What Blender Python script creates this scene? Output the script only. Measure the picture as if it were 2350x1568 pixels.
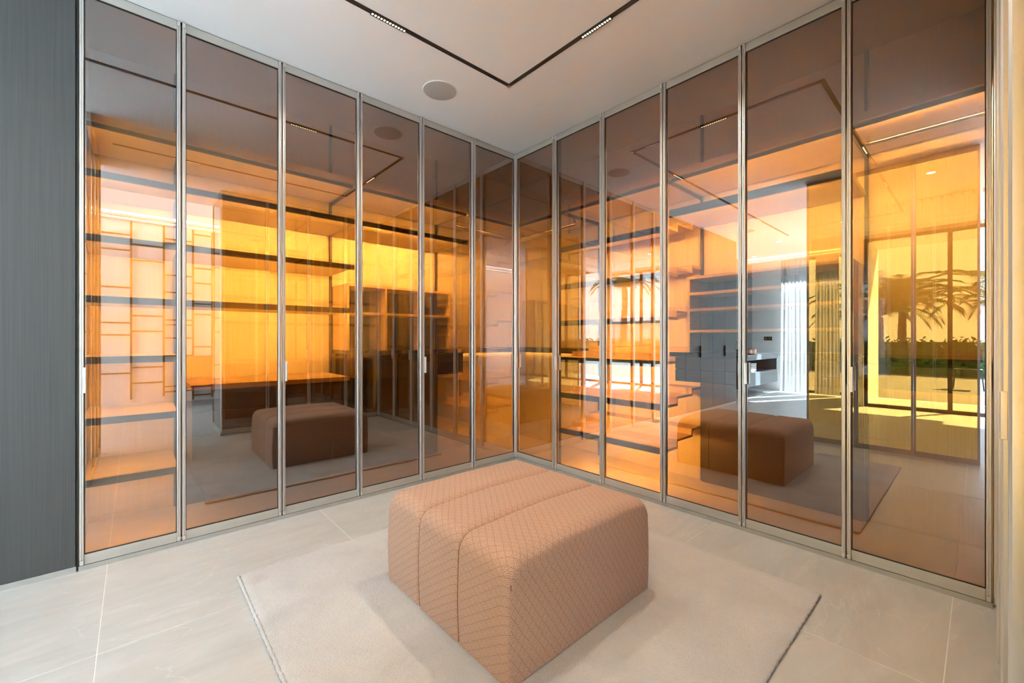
import bpy, bmesh, math, random
from mathutils import Vector, Matrix
random.seed(7)
scene = bpy.context.scene
for o in list(bpy.data.objects):
    bpy.data.objects.remove(o, do_unlink=True)
COL = scene.collection
pi = math.pi

# ------------------------------------------------------------------ camera
H = 2.75                       # closet ceiling height
F_PX, W_PX, H_PX, HORIZON = 967.0, 2350.0, 1568.0, 779.4
CAM = (-2.563, -2.809, 1.080)
YAW = math.radians(48.12)      # heading of the optical axis, from +X towards +Y
cam_d = bpy.data.cameras.new('camera')
cam_d.sensor_fit = 'HORIZONTAL'
cam_d.sensor_width = 36.0
cam_d.lens = 36.0 * F_PX / W_PX
cam_d.shift_y = -(H_PX / 2 - HORIZON) / W_PX
cam_d.clip_start = 0.01
cam = bpy.data.objects.new('camera', cam_d)
COL.objects.link(cam)
cam.location = CAM
cam.rotation_euler = (pi / 2, 0, YAW - pi / 2)
scene.camera = cam

# ------------------------------------------------------------------ colour management
scene.view_settings.view_transform = 'Standard'
scene.view_settings.look = 'None'
scene.view_settings.gamma = 1.0
scene.view_settings.use_curve_mapping = False
scene.view_settings.exposure = 0.28
scene.cycles.max_bounces = 10
scene.cycles.diffuse_bounces = 4
scene.cycles.glossy_bounces = 5
scene.cycles.transparent_max_bounces = 20
scene.cycles.transmission_bounces = 6
scene.cycles.sample_clamp_indirect = 30.0
scene.cycles.adaptive_threshold = 0.04
scene.cycles.blur_glossy = 0.3
scene.cycles.caustics_reflective = False
scene.cycles.caustics_refractive = False

# ------------------------------------------------------------------ world: hazy bright sky
SKY, SUN, LED, TRACK, COVE, FILL_PANEL = 9.0, 118.0, 720.0, 17.0, 36.0, 1.9
world = bpy.data.worlds.new('world')
scene.world = world
world.use_nodes = True
nt = world.node_tree
nt.nodes.clear()
wo = nt.nodes.new('ShaderNodeOutputWorld')
bg = nt.nodes.new('ShaderNodeBackground')
tc = nt.nodes.new('ShaderNodeTexCoord')
sp = nt.nodes.new('ShaderNodeSeparateXYZ')
rp = nt.nodes.new('ShaderNodeValToRGB')
rp.color_ramp.elements[0].position = 0.0
rp.color_ramp.elements[0].color = (0.80, 0.90, 1.0, 1)
rp.color_ramp.elements[1].position = 0.7
rp.color_ramp.elements[1].color = (0.50, 0.72, 1.0, 1)
nt.links.new(tc.outputs['Generated'], sp.inputs[0])
nt.links.new(sp.outputs['Z'], rp.inputs[0])
nt.links.new(rp.outputs[0], bg.inputs['Color'])
nt.links.new(bg.outputs[0], wo.inputs['Surface'])
bg.inputs['Strength'].default_value = SKY

# sun over the garden, coming in low through the west glazing
sun_d = bpy.data.lights.new('sun', 'SUN')
sun_d.energy = SUN
sun_d.color = (0.74, 0.88, 1.0)
sun_d.angle = math.radians(0.6)
sun = bpy.data.objects.new('sun', sun_d)
COL.objects.link(sun)
sun.location = (-12, -8, 9)
sun.rotation_euler = Vector((0.62, 0.30, -0.72)).to_track_quat('-Z', 'Y').to_euler()

def area(name, loc, size, aim, energy, color=(1, 1, 1), portal=False):
    d = bpy.data.lights.new(name, 'AREA')
    d.shape = 'RECTANGLE'
    d.size, d.size_y = size
    d.energy = energy
    d.color = color
    d.cycles.is_portal = portal
    o = bpy.data.objects.new(name, d)
    COL.objects.link(o)
    o.location = loc
    o.rotation_euler = Vector(aim).to_track_quat('-Z', 'Z' if abs(aim[2]) < .9 else 'Y').to_euler()
    return o
# sky portals (sampling guides in the window openings, they give no light of their own)
area('portal_garden', (-6.17, -3.75, 1.37), (4.6, 2.7), (1, 0, 0), 1, portal=True)
area('portal_curtain', (-7.57, -0.70, 1.37), (1.35, 2.7), (1, 0, 0), 1, portal=True)

# ------------------------------------------------------------------ materials
def mat(name):
    m = bpy.data.materials.new(name)
    m.use_nodes = True
    n = m.node_tree
    n.nodes.clear()
    out = n.nodes.new('ShaderNodeOutputMaterial')
    return m, n, out
def N(n, t, **kw):
    x = n.nodes.new(t)
    for k, v in kw.items():
        setattr(x, k, v)
    return x
def bsdf(n, out, col=(.8, .8, .8), rough=.5, metal=0., spec=.5):
    b = N(n, 'ShaderNodeBsdfPrincipled')
    b.inputs['Base Color'].default_value = (*col, 1)
    b.inputs['Roughness'].default_value = rough
    b.inputs['Metallic'].default_value = metal
    b.inputs['Specular IOR Level'].default_value = spec
    n.links.new(b.outputs[0], out.inputs['Surface'])
    return b
def noise_mix(n, b, c1, c2, scale=(1, 1, 1), nscale=5., detail=4., lo=.35, hi=.65, coord='Object', bump=0., bdist=.002, rough=.55):
    t = N(n, 'ShaderNodeTexCoord')
    mp = N(n, 'ShaderNodeMapping')
    mp.inputs['Scale'].default_value = scale
    nz = N(n, 'ShaderNodeTexNoise')
    nz.inputs['Scale'].default_value = nscale
    nz.inputs['Detail'].default_value = detail
    nz.inputs['Roughness'].default_value = rough
    r = N(n, 'ShaderNodeValToRGB')
    r.color_ramp.elements[0].position = lo
    r.color_ramp.elements[0].color = (*c1, 1)
    r.color_ramp.elements[1].position = hi
    r.color_ramp.elements[1].color = (*c2, 1)
    n.links.new(t.outputs[coord], mp.inputs[0])
    n.links.new(mp.outputs[0], nz.inputs['Vector'])
    n.links.new(nz.outputs['Fac'], r.inputs[0])
    n.links.new(r.outputs[0], b.inputs['Base Color'])
    if bump:
        bp = N(n, 'ShaderNodeBump')
        bp.inputs['Strength'].default_value = bump
        bp.inputs['Distance'].default_value = bdist
        n.links.new(nz.outputs['Fac'], bp.inputs['Height'])
        n.links.new(bp.outputs[0], b.inputs['Normal'])
    return nz, mp, r
def simple(name, col, rough=.5, metal=0., spec=.5, var=.06, nscale=12., scale=(1, 1, 1)):
    m, n, out = mat(name)
    b = bsdf(n, out, col, rough, metal, spec)
    noise_mix(n, b, tuple(c * (1 - var) for c in col), tuple(min(1, c * (1 + var)) for c in col), scale, nscale, detail=1.)
    return m
def emit(name, col, strength):
    m, n, out = mat(name)
    e = N(n, 'ShaderNodeEmission')
    e.inputs['Color'].default_value = (*col, 1)
    e.inputs['Strength'].default_value = strength
    n.links.new(e.outputs[0], out.inputs['Surface'])
    return m

M = {}
M['ceiling'] = simple('ceiling_paint', (.86, .88, .90), .9, spec=.2, var=.008, nscale=2)
M['wall'] = simple('wall_paint', (.82, .81, .79), .85, spec=.2, var=.01, nscale=3)
M['grout'] = simple('grout', (.80, .80, .78), .8, var=.03)
M['alu'] = simple('champagne_aluminium', (.76, .75, .73), .33, .85, var=.03, nscale=30, scale=(1, 1, .05))
M['alu_rail'] = simple('satin_aluminium', (.56, .55, .51), .42, 0.75, var=.03, nscale=30, scale=(.05, .05, 1))
M['plinth'] = simple('plinth_aluminium', (.47, .47, .45), .40, 0.7, var=.03)
M['black'] = simple('black_rubber', (.012, .011, .010), .5, var=.2)
M['dark_metal'] = simple('bronze_metal', (.060, .046, .034), .38, 0.3, var=.12)
M['cream'] = simple('cream_lacquer', (.74, .66, .53), .55, spec=.3, var=.02)
M['oak_light'] = simple('light_oak', (.62, .47, .30), .5, spec=.3, var=.10, nscale=9, scale=(1, 1, 14))
M['oak_dark'] = simple('smoked_oak', (.060, .040, .026), .42, var=.25, nscale=10, scale=(12, 12, 1))
M['drawer'] = simple('dark_lacquer', (.085, .062, .045), .35, var=.08)
M['glass_top'] = simple('dark_glass_top', (.035, .026, .018), .04, spec=.9, var=.05)
M['chrome'] = simple('polished_steel', (.72, .68, .60), .16, 1.0, var=.02)
M['black_metal'] = simple('black_metal', (.018, .018, .020), .35, var=.15)
M['gold'] = simple('brushed_gold', (.60, .36, .13), .30, 1.0, var=.04)
M['bronze_bar'] = simple('bronze_gold_bar', (.30, .15, .05), .45, .2, var=.06)
M['copper'] = simple('copper', (.80, .46, .33), .22, 1.0, var=.05)
M['bath_grey'] = simple('bath_lacquer', (.17, .19, .20), .35, var=.04)
M['towel'] = simple('towel_cotton', (.86, .85, .83), .95, spec=.1, var=.04, nscale=80)
M['speaker'] = simple('speaker_grille', (.46, .47, .46), .8, var=.06, nscale=200)
M['white_ring'] = simple('white_plastic', (.82, .82, .82), .5, var=.01)
M['burgundy'] = simple('burgundy_fabric', (.13, .018, .025), .9, spec=.2, var=.15, nscale=60)
M['trunk'] = simple('palm_bark', (.17, .12, .08), .9, var=.4, nscale=30, scale=(1, 1, 5))
M['frond'] = simple('palm_green', (.17, .20, .055), .6, var=.35, nscale=8)
M['hedge'] = simple('hedge_green', (.06, .12, .025), .6, var=.5, nscale=6)
M['patio'] = simple('patio_stone_shaded', (.17, .15, .12), .8, var=.06)  # stone colour darkened to stand for shade on the terrace
M['terracotta'] = simple('terracotta', (.45, .20, .12), .8, var=.2)
M['led'] = emit('led_warm', (1.0, .80, .52), LED)
M['led_dim'] = emit('led_warm_dim', (1.0, .80, .52), LED * .07)
M['led_shoe'] = emit('led_warm_shoe', (1.0, .80, .52), LED * .42)
M['led_cell'] = emit('led_cell', (1.0, .78, .46), 5.0)
M['cove'] = emit('cove_led', (1.0, .97, .93), COVE)
_lm = {}
def led_mat(f):
    f = float(f)
    if f not in _lm: _lm[f] = emit('led_warm_%03d' % round(f * 100), (1.0, .80, .52), LED * f)
    return _lm[f]
M['panel'] = emit('fill_panel_diffuser', (.86, .94, 1.0), FILL_PANEL)  # glow of the added ceiling panel
M['downlight'] = emit('downlight', (1.0, .92, .80), COVE * 2)

# linen back panel: vertical threads
def linen(name, c1, c2, sx=260., rough=.8):
    m, n, out = mat(name)
    b = bsdf(n, out, c1, rough, spec=.2)
    nz, mp, r = noise_mix(n, b, c1, c2, (1, 1, .012), sx, 3., .3, .7)
    bp = N(n, 'ShaderNodeBump')
    bp.inputs['Strength'].default_value = .25
    bp.inputs['Distance'].default_value = .001
    n.links.new(nz.outputs['Fac'], bp.inputs['Height'])
    n.links.new(bp.outputs[0], b.inputs['Normal'])
    return m
M['linen'] = linen('linen_panel', (.66, .57, .43), (.80, .72, .58))
# grey cabinet fronts: fine vertical brushing
m, n, out = mat('brushed_grey_lacquer')
b = bsdf(n, out, (.2, .2, .2), .42, spec=.4)
noise_mix(n, b, (.052, .055, .055), (.072, .075, .075), (1, 1, .006), 320., 4., .3, .7)
M['grey_front'] = m

# tile: pale stone with soft clouding and thin veins
m, n, out = mat('stone_tile')
b = bsdf(n, out, (.6, .6, .6), .38, spec=.4)
t = N(n, 'ShaderNodeTexCoord')
oi = N(n, 'ShaderNodeObjectInfo')
add = N(n, 'ShaderNodeVectorMath', operation='ADD')
rs = N(n, 'ShaderNodeMath', operation='MULTIPLY')
rs.inputs[1].default_value = 37.
n.links.new(oi.outputs['Random'], rs.inputs[0])
n.links.new(t.outputs['Object'], add.inputs[0])
n.links.new(rs.outputs[0], add.inputs[1])
mp = N(n, 'ShaderNodeMapping')
mp.inputs['Rotation'].default_value = (0, 0, .7)
mp.inputs['Scale'].default_value = (1.0, 3.2, 1)
n.links.new(add.outputs[0], mp.inputs[0])
nz = N(n, 'ShaderNodeTexNoise')
nz.inputs['Scale'].default_value = 3.2
nz.inputs['Detail'].default_value = 9
nz.inputs['Roughness'].default_value = .62
nz.inputs['Distortion'].default_value = .6
n.links.new(mp.outputs[0], nz.inputs['Vector'])
r1 = N(n, 'ShaderNodeValToRGB')
r1.color_ramp.elements[0].position = .3
r1.color_ramp.elements[0].color = (.475, .470, .452, 1)
r1.color_ramp.elements[1].position = .7
r1.color_ramp.elements[1].color = (.57, .565, .55, 1)
n.links.new(nz.outputs['Fac'], r1.inputs[0])
nv = N(n, 'ShaderNodeTexNoise')
nv.inputs['Scale'].default_value = 1.3
nv.inputs['Detail'].default_value = 5
nv.inputs['Distortion'].default_value = 1.6
n.links.new(mp.outputs[0], nv.inputs['Vector'])
rv = N(n, 'ShaderNodeValToRGB')
rv.color_ramp.elements[0].position = .492
rv.color_ramp.elements[0].color = (0, 0, 0, 1)
rv.color_ramp.elements[1].position = .5
rv.color_ramp.elements[1].color = (1, 1, 1, 1)
e = rv.color_ramp.elements.new(.508)
e.color = (0, 0, 0, 1)
n.links.new(nv.outputs['Fac'], rv.inputs[0])
mx = N(n, 'ShaderNodeMix', data_type='RGBA')
vf = N(n, 'ShaderNodeMath', operation='MULTIPLY')
vf.inputs[1].default_value = .35
n.links.new(rv.outputs[0], vf.inputs[0])
n.links.new(vf.outputs[0], mx.inputs[0])
n.links.new(r1.outputs[0], mx.inputs[6])
mx.inputs[7].default_value = (.70, .70, .69, 1)
n.links.new(mx.outputs[2], b.inputs['Base Color'])
bp = N(n, 'ShaderNodeBump')
bp.inputs['Strength'].default_value = .12
bp.inputs['Distance'].default_value = .002
n.links.new(nz.outputs['Fac'], bp.inputs['Height'])
n.links.new(bp.outputs[0], b.inputs['Normal'])
M['tile'] = m

# tinted glass: amber body, semi-mirror coating on the room side
AMBER = (.56, .300, .070)
REFL0, REFL1 = .26, .72
def glass_pair(prefix, tint):
    half = tuple(c ** .5 for c in tint)
    m1, n, out = mat(prefix + '_glass_body')
    tr = N(n, 'ShaderNodeBsdfTransparent')
    tr.inputs[0].default_value = (*half, 1)
    n.links.new(tr.outputs[0], out.inputs['Surface'])
    m2, n, out = mat(prefix + '_glass_coated')
    tr = N(n, 'ShaderNodeBsdfTransparent')
    tr.inputs[0].default_value = (*half, 1)
    gl = N(n, 'ShaderNodeBsdfGlossy')
    gl.inputs['Color'].default_value = (.97, .98, .98, 1)
    gl.inputs['Roughness'].default_value = 0.0
    lw = N(n, 'ShaderNodeLayerWeight')
    lw.inputs['Blend'].default_value = .5
    pw = N(n, 'ShaderNodeMath', operation='POWER')
    pw.inputs[1].default_value = 4.5
    ml = N(n, 'ShaderNodeMath', operation='MULTIPLY_ADD')
    ml.inputs[1].default_value = REFL1
    ml.inputs[2].default_value = REFL0
    n.links.new(lw.outputs['Facing'], pw.inputs[0])
    n.links.new(pw.outputs[0], ml.inputs[0])
    ms = N(n, 'ShaderNodeMixShader')
    n.links.new(ml.outputs[0], ms.inputs[0])
    n.links.new(tr.outputs[0], ms.inputs[1])
    n.links.new(gl.outputs[0], ms.inputs[2])
    n.links.new(ms.outputs[0], out.inputs['Surface'])
    return m1, m2
GLASS = glass_pair('amber', AMBER)
CLEAR = glass_pair('clear', (.95, .97, .96))

# sheer curtain
m, n, out = mat('sheer_fabric')
df = N(n, 'ShaderNodeBsdfDiffuse'); df.inputs[0].default_value = (.62, .62, .61, 1)
tl = N(n, 'ShaderNodeBsdfTranslucent'); tl.inputs[0].default_value = (.60, .60, .59, 1)
tr = N(n, 'ShaderNodeBsdfTransparent')
a1 = N(n, 'ShaderNodeMixShader'); a1.inputs[0].default_value = .55
a2 = N(n, 'ShaderNodeMixShader'); a2.inputs[0].default_value = .22
n.links.new(df.outputs[0], a1.inputs[1]); n.links.new(tl.outputs[0], a1.inputs[2])
n.links.new(a1.outputs[0], a2.inputs[1]); n.links.new(tr.outputs[0], a2.inputs[2])
n.links.new(a2.outputs[0], out.inputs['Surface'])
M['sheer'] = m
# mirror
m, n, out = mat('mirror_silver')
bsdf(n, out, (.9, .91, .91), .01, 1.0)
M['mirror'] = m

# woven upholstery: lozenges of concentric threads, on the piece's own UVs (metres)
m, n, out = mat('terracotta_weave')
b = bsdf(n, out, (.5, .3, .2), .95, spec=.12)
b.inputs['Sheen Weight'].default_value = .15
b.inputs['Sheen Roughness'].default_value = .5
uv = N(n, 'ShaderNodeUVMap')
sx = N(n, 'ShaderNodeSeparateXYZ')
nzw = N(n, 'ShaderNodeTexNoise'); nzw.inputs['Scale'].default_value = 55.; nzw.inputs['Detail'].default_value = 3
n.links.new(uv.outputs[0], nzw.inputs['Vector'])
wob = N(n, 'ShaderNodeVectorMath', operation='SCALE'); wob.inputs['Scale'].default_value = .006
n.links.new(nzw.outputs['Color'], wob.inputs[0])
ad = N(n, 'ShaderNodeVectorMath', operation='ADD')
n.links.new(uv.outputs[0], ad.inputs[0]); n.links.new(wob.outputs[0], ad.inputs[1])
n.links.new(ad.outputs[0], sx.inputs[0])
def mth(op, a, bb=None, c=None):
    q = N(n, 'ShaderNodeMath', operation=op)
    for i, v in enumerate((a, bb, c)):
        if v is None: continue
        if isinstance(v, (int, float)): q.inputs[i].default_value = v
        else: n.links.new(v, q.inputs[i])
    return q.outputs[0]
fu = mth('ABSOLUTE', mth('SUBTRACT', mth('FRACT', mth('MULTIPLY', sx.outputs[0], 1 / .030)), .5))
fv = mth('ABSOLUTE', mth('SUBTRACT', mth('FRACT', mth('MULTIPLY', sx.outputs[1], 1 / .044)), .5))
dd = mth('ADD', fu, fv)                       # 0..1 lozenge distance
thr = mth('SINE', mth('MULTIPLY', dd, 2 * pi * 6.0))
edge = mth('LESS_THAN', mth('ABSOLUTE', mth('SUBTRACT', dd, .5)), .045)
fine = N(n, 'ShaderNodeTexNoise'); fine.inputs['Scale'].default_value = 420.; fine.inputs['Detail'].default_value = 2
n.links.new(uv.outputs[0], fine.inputs['Vector'])
hgt = mth('ADD', mth('MULTIPLY_ADD', thr, .24, .52), mth('MULTIPLY', mth('SUBTRACT', fine.outputs['Fac'], .5), 1.5))
hgt = mth('SUBTRACT', hgt, mth('MULTIPLY', edge, .17))
rc = N(n, 'ShaderNodeValToRGB')
rc.color_ramp.elements[0].position = .0; rc.color_ramp.elements[0].color = (.165, .070, .038, 1)
rc.color_ramp.elements[1].position = 1.; rc.color_ramp.elements[1].color = (.80, .535, .405, 1)
n.links.new(hgt, rc.inputs[0])
n.links.new(rc.outputs[0], b.inputs['Base Color'])
bp = N(n, 'ShaderNodeBump'); bp.inputs['Strength'].default_value = .55; bp.inputs['Distance'].default_value = .0015
n.links.new(hgt, bp.inputs['Height']); n.links.new(bp.outputs[0], b.inputs['Normal'])
M['weave'] = m
M['piping'] = simple('piping_thread', (.20, .095, .055), .95, spec=.1, var=.3, nscale=300)

# rug pile
m, n, out = mat('rug_pile')
b = bsdf(n, out, (.75, .72, .68), 1.0, spec=.05)
b.inputs['Sheen Weight'].default_value = .3
t = N(n, 'ShaderNodeTexCoord')
n1 = N(n, 'ShaderNodeTexNoise'); n1.inputs['Scale'].default_value = 3.0; n1.inputs['Detail'].default_value = 6; n1.inputs['Distortion'].default_value = .8
n2 = N(n, 'ShaderNodeTexNoise'); n2.inputs['Scale'].default_value = 330.; n2.inputs['Detail'].default_value = 3
n3 = N(n, 'ShaderNodeTexNoise'); n3.inputs['Scale'].default_value = 30.; n3.inputs['Detail'].default_value = 5
for q in (n1, n2, n3): n.links.new(t.outputs['Object'], q.inputs['Vector'])
r1 = N(n, 'ShaderNodeValToRGB')
r1.color_ramp.elements[0].position = .28; r1.color_ramp.elements[0].color = (.545, .525, .515, 1)
r1.color_ramp.elements[1].position = .62; r1.color_ramp.elements[1].color = (.655, .632, .622, 1)
n.links.new(n1.outputs['Fac'], r1.inputs[0])
mx = N(n, 'ShaderNodeMix', data_type='RGBA', blend_type='MULTIPLY')
mx.inputs[0].default_value = .5
r2 = N(n, 'ShaderNodeValToRGB')
r2.color_ramp.elements[0].position = .25; r2.color_ramp.elements[0].color = (.72, .71, .70, 1)
r2.color_ramp.elements[1].position = .6; r2.color_ramp.elements[1].color = (1, 1, 1, 1)
n.links.new(n2.outputs['Fac'], r2.inputs[0])
n.links.new(r1.outputs[0], mx.inputs[6]); n.links.new(r2.outputs[0], mx.inputs[7])
# a brown stain near the north-west corner
dist = N(n, 'ShaderNodeVectorMath', operation='DISTANCE'); dist.inputs[1].default_value = (-.835, .80, .016)
n.links.new(t.outputs['Object'], dist.inputs[0])
rst = N(n, 'ShaderNodeValToRGB')
rst.color_ramp.elements[0].position = .0; rst.color_ramp.elements[0].color = (.75, .75, .75, 1)
rst.color_ramp.elements[1].position = .055; rst.color_ramp.elements[1].color = (0, 0, 0, 1)
n.links.new(dist.outputs['Value'], rst.inputs[0])
mk = N(n, 'ShaderNodeMath', operation='MULTIPLY'); n.links.new(rst.outputs[0], mk.inputs[0]); n.links.new(n3.outputs['Fac'], mk.inputs[1])
mx2 = N(n, 'ShaderNodeMix', data_type='RGBA'); mx2.inputs[7].default_value = (.36, .25, .17, 1)
n.links.new(mk.outputs[0], mx2.inputs[0]); n.links.new(mx.outputs[2], mx2.inputs[6])
n.links.new(mx2.outputs[2], b.inputs['Base Color'])
hb = N(n, 'ShaderNodeMath', operation='ADD'); n.links.new(n2.outputs['Fac'], hb.inputs[0]); n.links.new(n3.outputs['Fac'], hb.inputs[1])
bp = N(n, 'ShaderNodeBump'); bp.inputs['Strength'].default_value = .75; bp.inputs['Distance'].default_value = .006
n.links.new(hb.outputs[0], bp.inputs['Height']); n.links.new(bp.outputs[0], b.inputs['Normal'])
M['rug'] = m

# ------------------------------------------------------------------ mesh helpers
class MB:
    """collects geometry in world coordinates"""
    def __init__(s): s.v, s.f, s.smooth = [], [], False
    def add(s, vs, fs):
        k = len(s.v); s.v += [tuple(p) for p in vs]; s.f += [tuple(i + k for i in f) for f in fs]; return s
    def box(s, x0, x1, y0, y1, z0, z1, bev=0.):
        x0, x1 = min(x0, x1), max(x0, x1); y0, y1 = min(y0, y1), max(y0, y1); z0, z1 = min(z0, z1), max(z0, z1)
        if bev <= 0:
            vs = [(x, y, z) for z in (z0, z1) for y in (y0, y1) for x in (x0, x1)]
            return s.add(vs, [(0, 2, 3, 1), (4, 5, 7, 6), (0, 1, 5, 4), (2, 6, 7, 3), (0, 4, 6, 2), (1, 3, 7, 5)])
        bm = bmesh.new()
        bmesh.ops.create_cube(bm, size=1.)
        for v in bm.verts:
            v.co = Vector(((x0 + x1) / 2 + v.co.x * (x1 - x0), (y0 + y1) / 2 + v.co.y * (y1 - y0), (z0 + z1) / 2 + v.co.z * (z1 - z0)))
        bmesh.ops.bevel(bm, geom=bm.edges[:], offset=bev, segments=2, affect='EDGES', profile=.5)
        bm.verts.index_update()
        s.add([v.co[:] for v in bm.verts], [[v.index for v in f.verts] for f in bm.faces]); bm.free(); return s
    def tube(s, pts, r, seg=8, cap=True):
        pts = [Vector(p) for p in pts]; rs = r if isinstance(r, (list, tuple)) else [r] * len(pts)
        vs, fs = [], []; up = None
        for i, p in enumerate(pts):
            d = (pts[min(i + 1, len(pts) - 1)] - pts[max(i - 1, 0)]).normalized()
            if up is None: up = d.orthogonal().normalized()
            else: up = (up - d * up.dot(d)).normalized()
            w = d.cross(up)
            for k in range(seg):
                a = 2 * pi * k / seg; vs.append(p + (up * math.cos(a) + w * math.sin(a)) * rs[i])
        for i in range(len(pts) - 1):
            for k in range(seg):
                k2 = (k + 1) % seg; fs.append((i * seg + k, i * seg + k2, (i + 1) * seg + k2, (i + 1) * seg + k))
        if cap:
            fs.append(tuple(range(seg))[::-1]); fs.append(tuple((len(pts) - 1) * seg + k for k in range(seg)))
        return s.add(vs, fs)
    def lathe(s, cx, cy, prof, seg=32):
        vs = [(cx + r * math.cos(2 * pi * k / seg), cy + r * math.sin(2 * pi * k / seg), z) for r, z in prof for k in range(seg)]
        fs = []
        for i in range(len(prof) - 1):
            for k in range(seg):
                k2 = (k + 1) % seg; fs.append((i * seg + k, i * seg + k2, (i + 1) * seg + k2, (i + 1) * seg + k))
        fs.append(tuple(range(seg))[::-1]); fs.append(tuple((len(prof) - 1) * seg + k for k in range(seg)))
        return s.add(vs, fs)
    def prism(s, poly, z0, z1):
        k = len(poly)
        vs = [(x, y, z0) for x, y in poly] + [(x, y, z1) for x, y in poly]
        fs = [tuple(range(k))[::-1], tuple(range(k, 2 * k))] + [(i, (i + 1) % k, k + (i + 1) % k, k + i) for i in range(k)]
        return s.add(vs, fs)
    def mesh(s, name, mats, org=(0, 0, 0), smooth=None, pick=None):
        me = bpy.data.meshes.new(name)
        me.from_pydata([(p[0] - org[0], p[1] - org[1], p[2] - org[2]) for p in s.v], [], s.f)
        mats = mats if isinstance(mats, (list, tuple)) else [mats]
        for mm in mats: me.materials.append(mm)
        bm = bmesh.new(); bm.from_mesh(me); bmesh.ops.recalc_face_normals(bm, faces=bm.faces[:])
        if pick:
            for f in bm.faces:
                if f.normal.dot(Vector(pick)) > .9: f.material_index = 1
        bm.to_mesh(me); bm.free()
        if smooth is not None:
            for p in me.polygons: p.use_smooth = True
            if smooth < 180: me.set_sharp_from_angle(angle=math.radians(smooth))
        return me
def place(name, me, parent=None, loc=(0, 0, 0), rot=None):
    o = bpy.data.objects.new(name, me); COL.objects.link(o)
    o.location = loc
    if rot: o.rotation_euler = rot
    if parent: o.parent = parent
    return o
def tag(o, label, cat, group=None, kind=None):
    o['label'] = label; o['category'] = cat
    if group: o['group'] = group
    if kind: o['kind'] = kind
    return o
def thing(name, label, cat, org, group=None):
    o = bpy.data.objects.new(name, None); o.empty_display_size = .1
    COL.objects.link(o); o.location = org
    tag(o, label, cat, group)
    return o
def gorg(o):
    p, r = Vector((0, 0, 0)), o
    while r: p += Vector(r.location); r = r.parent
    return p
def part(t, name, mb, m, smooth=None, pick=None, label=None):
    """part of thing t, or sub-part of part t; geometry given in world coordinates"""
    o = place(name, mb.mesh(name, m, gorg(t), smooth, pick), t)
    if label: o['label'] = label
    return o
def solo(name, label, cat, mb, m, org, smooth=None, group=None, pick=None):
    o = place(name, mb.mesh(name, m, org, smooth, pick), None, org)
    return tag(o, label, cat, group)
def struct(name, mb, m, label, cat, org=(0, 0, 0), smooth=None, pick=None):
    o = place(name, mb.mesh(name, m, org, smooth, pick), None, org)
    return tag(o, label, cat, kind='structure')

# a run of cupboard: u along the wall, d into the cupboard, z up
class Frame:
    def __init__(s, o, u, d): s.o, s.u, s.d = Vector((*o, 0)), Vector((*u, 0)), Vector((*d, 0))
    def p(s, u, d, z=0.):
        q = s.o + s.u * u + s.d * d; return (q.x, q.y, z)
    def box(s, mb, u0, u1, d0, d1, z0, z1, bev=0.):
        a, b = s.p(u0, d0), s.p(u1, d1); return mb.box(a[0], b[0], a[1], b[1], z0, z1, bev)
    def room(s): return (-s.d.x, -s.d.y, 0)
    def ring(s, mb, u0, u1, z0, z1, w, d0, d1, wz=None):
        wz = w if wz is None else wz
        vs = []
        for d in (d0, d1):
            for uu, zz in ((u0, z0), (u1, z0), (u1, z1), (u0, z1), (u0 + w, z0 + wz), (u1 - w, z0 + wz), (u1 - w, z1 - wz), (u0 + w, z1 - wz)): vs.append(s.p(uu, d, zz))
        fs = []
        for k in range(4):
            k2 = (k + 1) % 4
            fs += [(k, k2, 4 + k2, 4 + k), (8 + k, 12 + k, 12 + k2, 8 + k2), (k, 8 + k, 8 + k2, k2), (4 + k, 4 + k2, 12 + k2, 12 + k)]
        return mb.add(vs, fs)
    def extr(s, mb, dz, u0, u1):
        k = len(dz); vs = [s.p(u, d, z) for u in (u0, u1) for d, z in dz]
        return mb.add(vs, [tuple(range(k)), tuple(range(k, 2 * k))] + [(i, (i + 1) % k, k + (i + 1) % k, k + i) for i in range(k)])
    def poly(s, pts): return [s.p(u, d)[:2] for u, d in pts]

# ------------------------------------------------------------------ the setting
TX0, TY0, TM = -.715, -.784, .972
mb = MB().box(-7.75, .75, -6.65, .75, -.12, -.0010)
floor = struct('floor', mb, M['grout'], 'pale grout bed under the large stone floor tiles', 'floor')
xs = sorted([TX0 + TM * k for k in range(-8, 3)]); ys = sorted([TY0 + TM * k for k in range(-7, 3)])
def clip(a, lo, hi): return max(lo, min(hi, a))
G = .0016
for i in range(len(xs) - 1):
    for j in range(len(ys) - 1):
        x0, x1 = clip(xs[i], -7.6, 0.02), clip(xs[i + 1], -7.6, 0.02)
        y0, y1 = clip(ys[j], -6.5, 0.02), clip(ys[j + 1], -6.5, 0.02)
        if x1 - x0 < .02 or y1 - y0 < .02: continue
        c = ((x0 + x1) / 2, (y0 + y1) / 2, 0)
        me = MB().box(x0 + G, x1 - G, y0 + G, y1 - G, -.010, 0., .0006).mesh('tile', M['tile'], c)
        place('tile', me, floor, c)
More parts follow.
